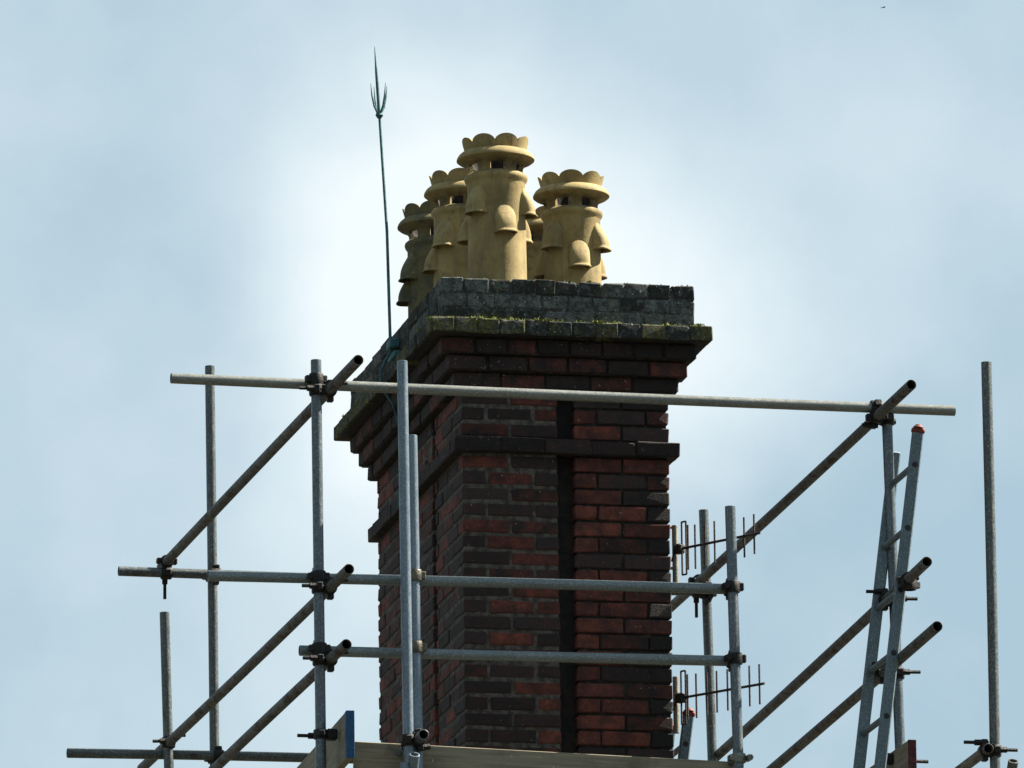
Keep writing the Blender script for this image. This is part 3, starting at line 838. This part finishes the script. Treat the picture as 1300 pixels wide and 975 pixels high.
board('scaffold_board', (-.697, .50, -1.431 - .1075), (.026, 1, 0), 3.0, .036, .215, 'upended toe board at lower left with a blue painted end', (-1,), 'blue')
board('scaffold_board', (1.853, .50, -1.497 - .1075), (-.012, 1, 0), 3.0, .036, .215, 'dark brown toe board with a reddish end at the foot of the ladder', (-1,), 'redend')
def clip(p, d, label, mat='coupler', s=1, bl=.1):
    """single clamp holding a toe board against an upright"""
    c = V3(p); t = empty('board_clip', c); tag(t, label, 'clamp', 'clips holding the toe boards')
    bm = bmesh.new(); u, v = band(bm, Vector(), Vector((0, 0, 1)), Vector(d), w=.042)
    link('strap', finish('strap', bm, M[mat], 35), t)
    bm = bmesh.new(); bm_box(bm, Vector(d).normalized() * (TR + .026), .05, .05, .05, X=u, Y=v, Z=Vector((0, 0, 1)), ch=.006)
    link('jaw', finish('jaw', bm, M[mat]), t)
    bm = bmesh.new(); q = -v * (TR + .014) * s
    bm_tube(bm, q + u * .02, q - u * bl, .0082, seg=10); bm_tube(bm, q - u * .022, q - u * .050, .0150, seg=6)
    link('bolt', finish('bolt', bm, M[mat], 35), t)
clip((at(U2, z=-1.505)), (1, 0, 0), 'black clip fixing the blue-ended board to the left upright', s=-1)
clip((at(U7, z=-1.565)), (-.2, 1, 0), 'pale grey clip at the right end of the long board', mat='coupler_pale', bl=.05)
clip((at(U8, z=-1.535)), (-1, 0, 0), 'black clip with a bolt fixing the reddish-ended board', bl=.14)

# ------------------------------------------------------------------ ladders
def ladder(top, foot, dy, rz, label, caps, w=.052):
    """two side rails leaning in x, joined by rungs along y"""
    t = empty('ladder', V3(foot)); tag(t, label, 'ladder')
    a, b = V3(top) - t.location, Vector()
    d = (a - b).normalized(); Y = Vector((0, 1, 0)); X = Y.cross(d).normalized()
    for k, y in enumerate((0, dy)):
        bm = bmesh.new(); bm_box(bm, (a + b) / 2 + Y * y, w, .030, (a - b).length, X=X, Y=Y, Z=d, ch=.006)
        st = link('side_rail', finish('side_rail', bm, M['alu']), t)
        if caps[k]:
            bm = bmesh.new()
            bm_box(bm, a + d * .006 + Y * y, w + .008, .037, .030, X=X, Y=Y, Z=d, ch=.008)
            n = 12
            bm_tube(bm, a + d * .020 + Y * y, a + d * .034 + Y * y, .026, .014, seg=16)
            link('end_cap', finish('end_cap', bm, M['cap'], 40), st)
    for z in rz:
        s = (z - foot[2]) / d.z
        p = d * s
        bm = bmesh.new()
        bm_tube(bm, p - Y * .010, p + Y * (dy + .010), .0145, seg=16)
        link('rung', finish('rung', bm, M['alu'], 40), t)
        bm = bmesh.new(); bm_tube(bm, p - Y * .0165, p - Y * .0150, .0135, seg=14)
        link('rung_socket', finish('rung_socket', bm, M['plastic'], 40), t)
    return t
ladder((1.897, -1.135, -.088), (1.600, -1.135, -2.27), .43, (-.244, -.541, -.831, -1.124, -1.418, -1.71, -2.0),
       'aluminium ladder with an orange end cap leaning up through the right of the scaffold', (1, 0))
ladder((1.293, 1.0, -1.020), (1.115, 1.0, -2.30), .40, (-1.162, -1.45, -1.74, -2.03),
       'top of a second ladder with a red cap behind the right corner of the chimney', (1, 1))

# ------------------------------------------------------------------ antennas on the right flank
def post(x, z0, z1, label, hook):
    t = empty('antenna_post', V3((x, .45, z0))); tag(t, label, 'antenna post', 'short posts carrying the antennas')
    h = z1 - z0
    bm = bmesh.new(); bm_pipe(bm, (0, 0, 0), (0, 0, h), .0145, .0115, 18); link('pole', finish('pole', bm, M['mast'], 40), t)
    for z in ((h - .01, .12) if hook else (h * .5,)):
        bm = bmesh.new(); bm_tube(bm, (0, 0, z), (-.14, 0, z), .007, seg=10); bm_tube(bm, (-.035, 0, z), (-.035, 0, z - .03), .006, seg=8)
        link('bracket', finish('bracket', bm, M['mast'], 40), t)
post(1.114, -.545, -.218, 'short cream post holding the upper antenna at the chimney edge', True)
post(1.106, -1.215, -.945, 'short cream post holding the lower antenna at the chimney edge', False)
def antenna(p0, p1, elems, dip, label, zh):
    a, b = V3(p0), V3(p1)
    t = empty('tv_antenna', a); tag(t, label, 'antenna', 'small yagi antennas on the mast')
    d = (b - a); ln = d.length; d.normalize()
    bm = bmesh.new(); bm_tube(bm, d * -.03, d * (ln + .012), .0062, seg=10); link('boom', finish('boom', bm, M['antenna'], 40), t)
    for k, (s, h, o) in enumerate(elems):
        p = d * ln * s
        bm = bmesh.new(); bm_tube(bm, p + Vector((0, 0, h / 2 + o)), p + Vector((0, 0, -h / 2 + o)), .0046, seg=8)
        link('element', finish('element', bm, M['antenna'], 40), t)
    p = d * ln * dip; g = d * .0135
    bm = bmesh.new(); h = .127
    bm_path(bm, [p - g + Vector((0, 0, h)), p + g + Vector((0, 0, h)), p + g - Vector((0, 0, h)), p - g - Vector((0, 0, h)), p - g + Vector((0, 0, h))], .0046, 8)
    link('folded_dipole', finish('folded_dipole', bm, M['antenna'], 40), t)
    bm = bmesh.new(); bm_box(bm, d * .005, .05, .042, .046, X=d, Y=Vector((0, 0, 1)).cross(d), ch=.008)
    bm_tube(bm, Vector((-.02, 0, -.02)), Vector((-.03, 0, -.06)), .006, seg=8)
    link('junction_box', finish('junction_box', bm, M['plastic']), t)
antenna((1.118, .405, -.342), (1.406, -.006, -.342), ((.125, .215, 0), (.215, .212, -.004), (.34, .208, -.002), (.46, .200, 0), (.62, .198, 0), (.83, .192, -.006), (.955, .190, 0)), .075,
        'upper small yagi antenna pointing right from the chimney edge', 0)
antenna((1.114, .405, -1.056), (1.417, .003, -1.056), ((.095, .215, 0), (.20, .212, -.002), (.33, .205, -.002), (.45, .198, 0), (.58, .196, 0), (.845, .192, 0), (.965, .190, 0)), .045,
        'lower small yagi antenna pointing right just above the end of the long board', 0)

# ------------------------------------------------------------------ a bird, far off
bp = cam.matrix_world.translation + vdir(1121.5, 9.5) * 330
t = empty('bird', bp); tag(t, 'tiny dark bird far off in the upper right sky', 'bird')
bmk = plain('dark_feathers', (.02, .02, .022), (.03, .03, .03), 20, .4, .6)
bm = bmesh.new()
bmesh.ops.create_uvsphere(bm, u_segments=14, v_segments=8, radius=1, matrix=Matrix.Diagonal((.055, .018, .017, 1)))
bmesh.ops.create_uvsphere(bm, u_segments=10, v_segments=6, radius=.015, matrix=Matrix.Translation((.052, 0, .006)))
bm_tube(bm, (.062, 0, .006), (.082, 0, .004), .005, .0005, 6)
for s in (-1, 1):
    bm.faces.new([bm.verts.new(p) for p in ((-.045, 0, 0), (-.095, s * .022, -.002), (-.085, 0, 0))])
link('body', finish('body', bm, bmk, 50), t)
for s in (-1, 1):
    bm = bmesh.new()
    up = [(.025, s * .012, .008), (.032, s * .07, .020), (-.01, s * .15, .012), (-.03, s * .145, .010), (-.01, s * .07, .017), (-.025, s * .012, .006)]
    a = [bm.verts.new(p) for p in up]; b = [bm.verts.new((x, y, z - .004)) for x, y, z in up]
    bm.faces.new(a); bm.faces.new(b[::-1])
    for i in range(6): bm.faces.new((a[i], b[i], b[(i + 1) % 6], a[(i + 1) % 6]))
    link('wing', finish('wing', bm, bmk), t)
t.rotation_euler = (0, 0, R(20))
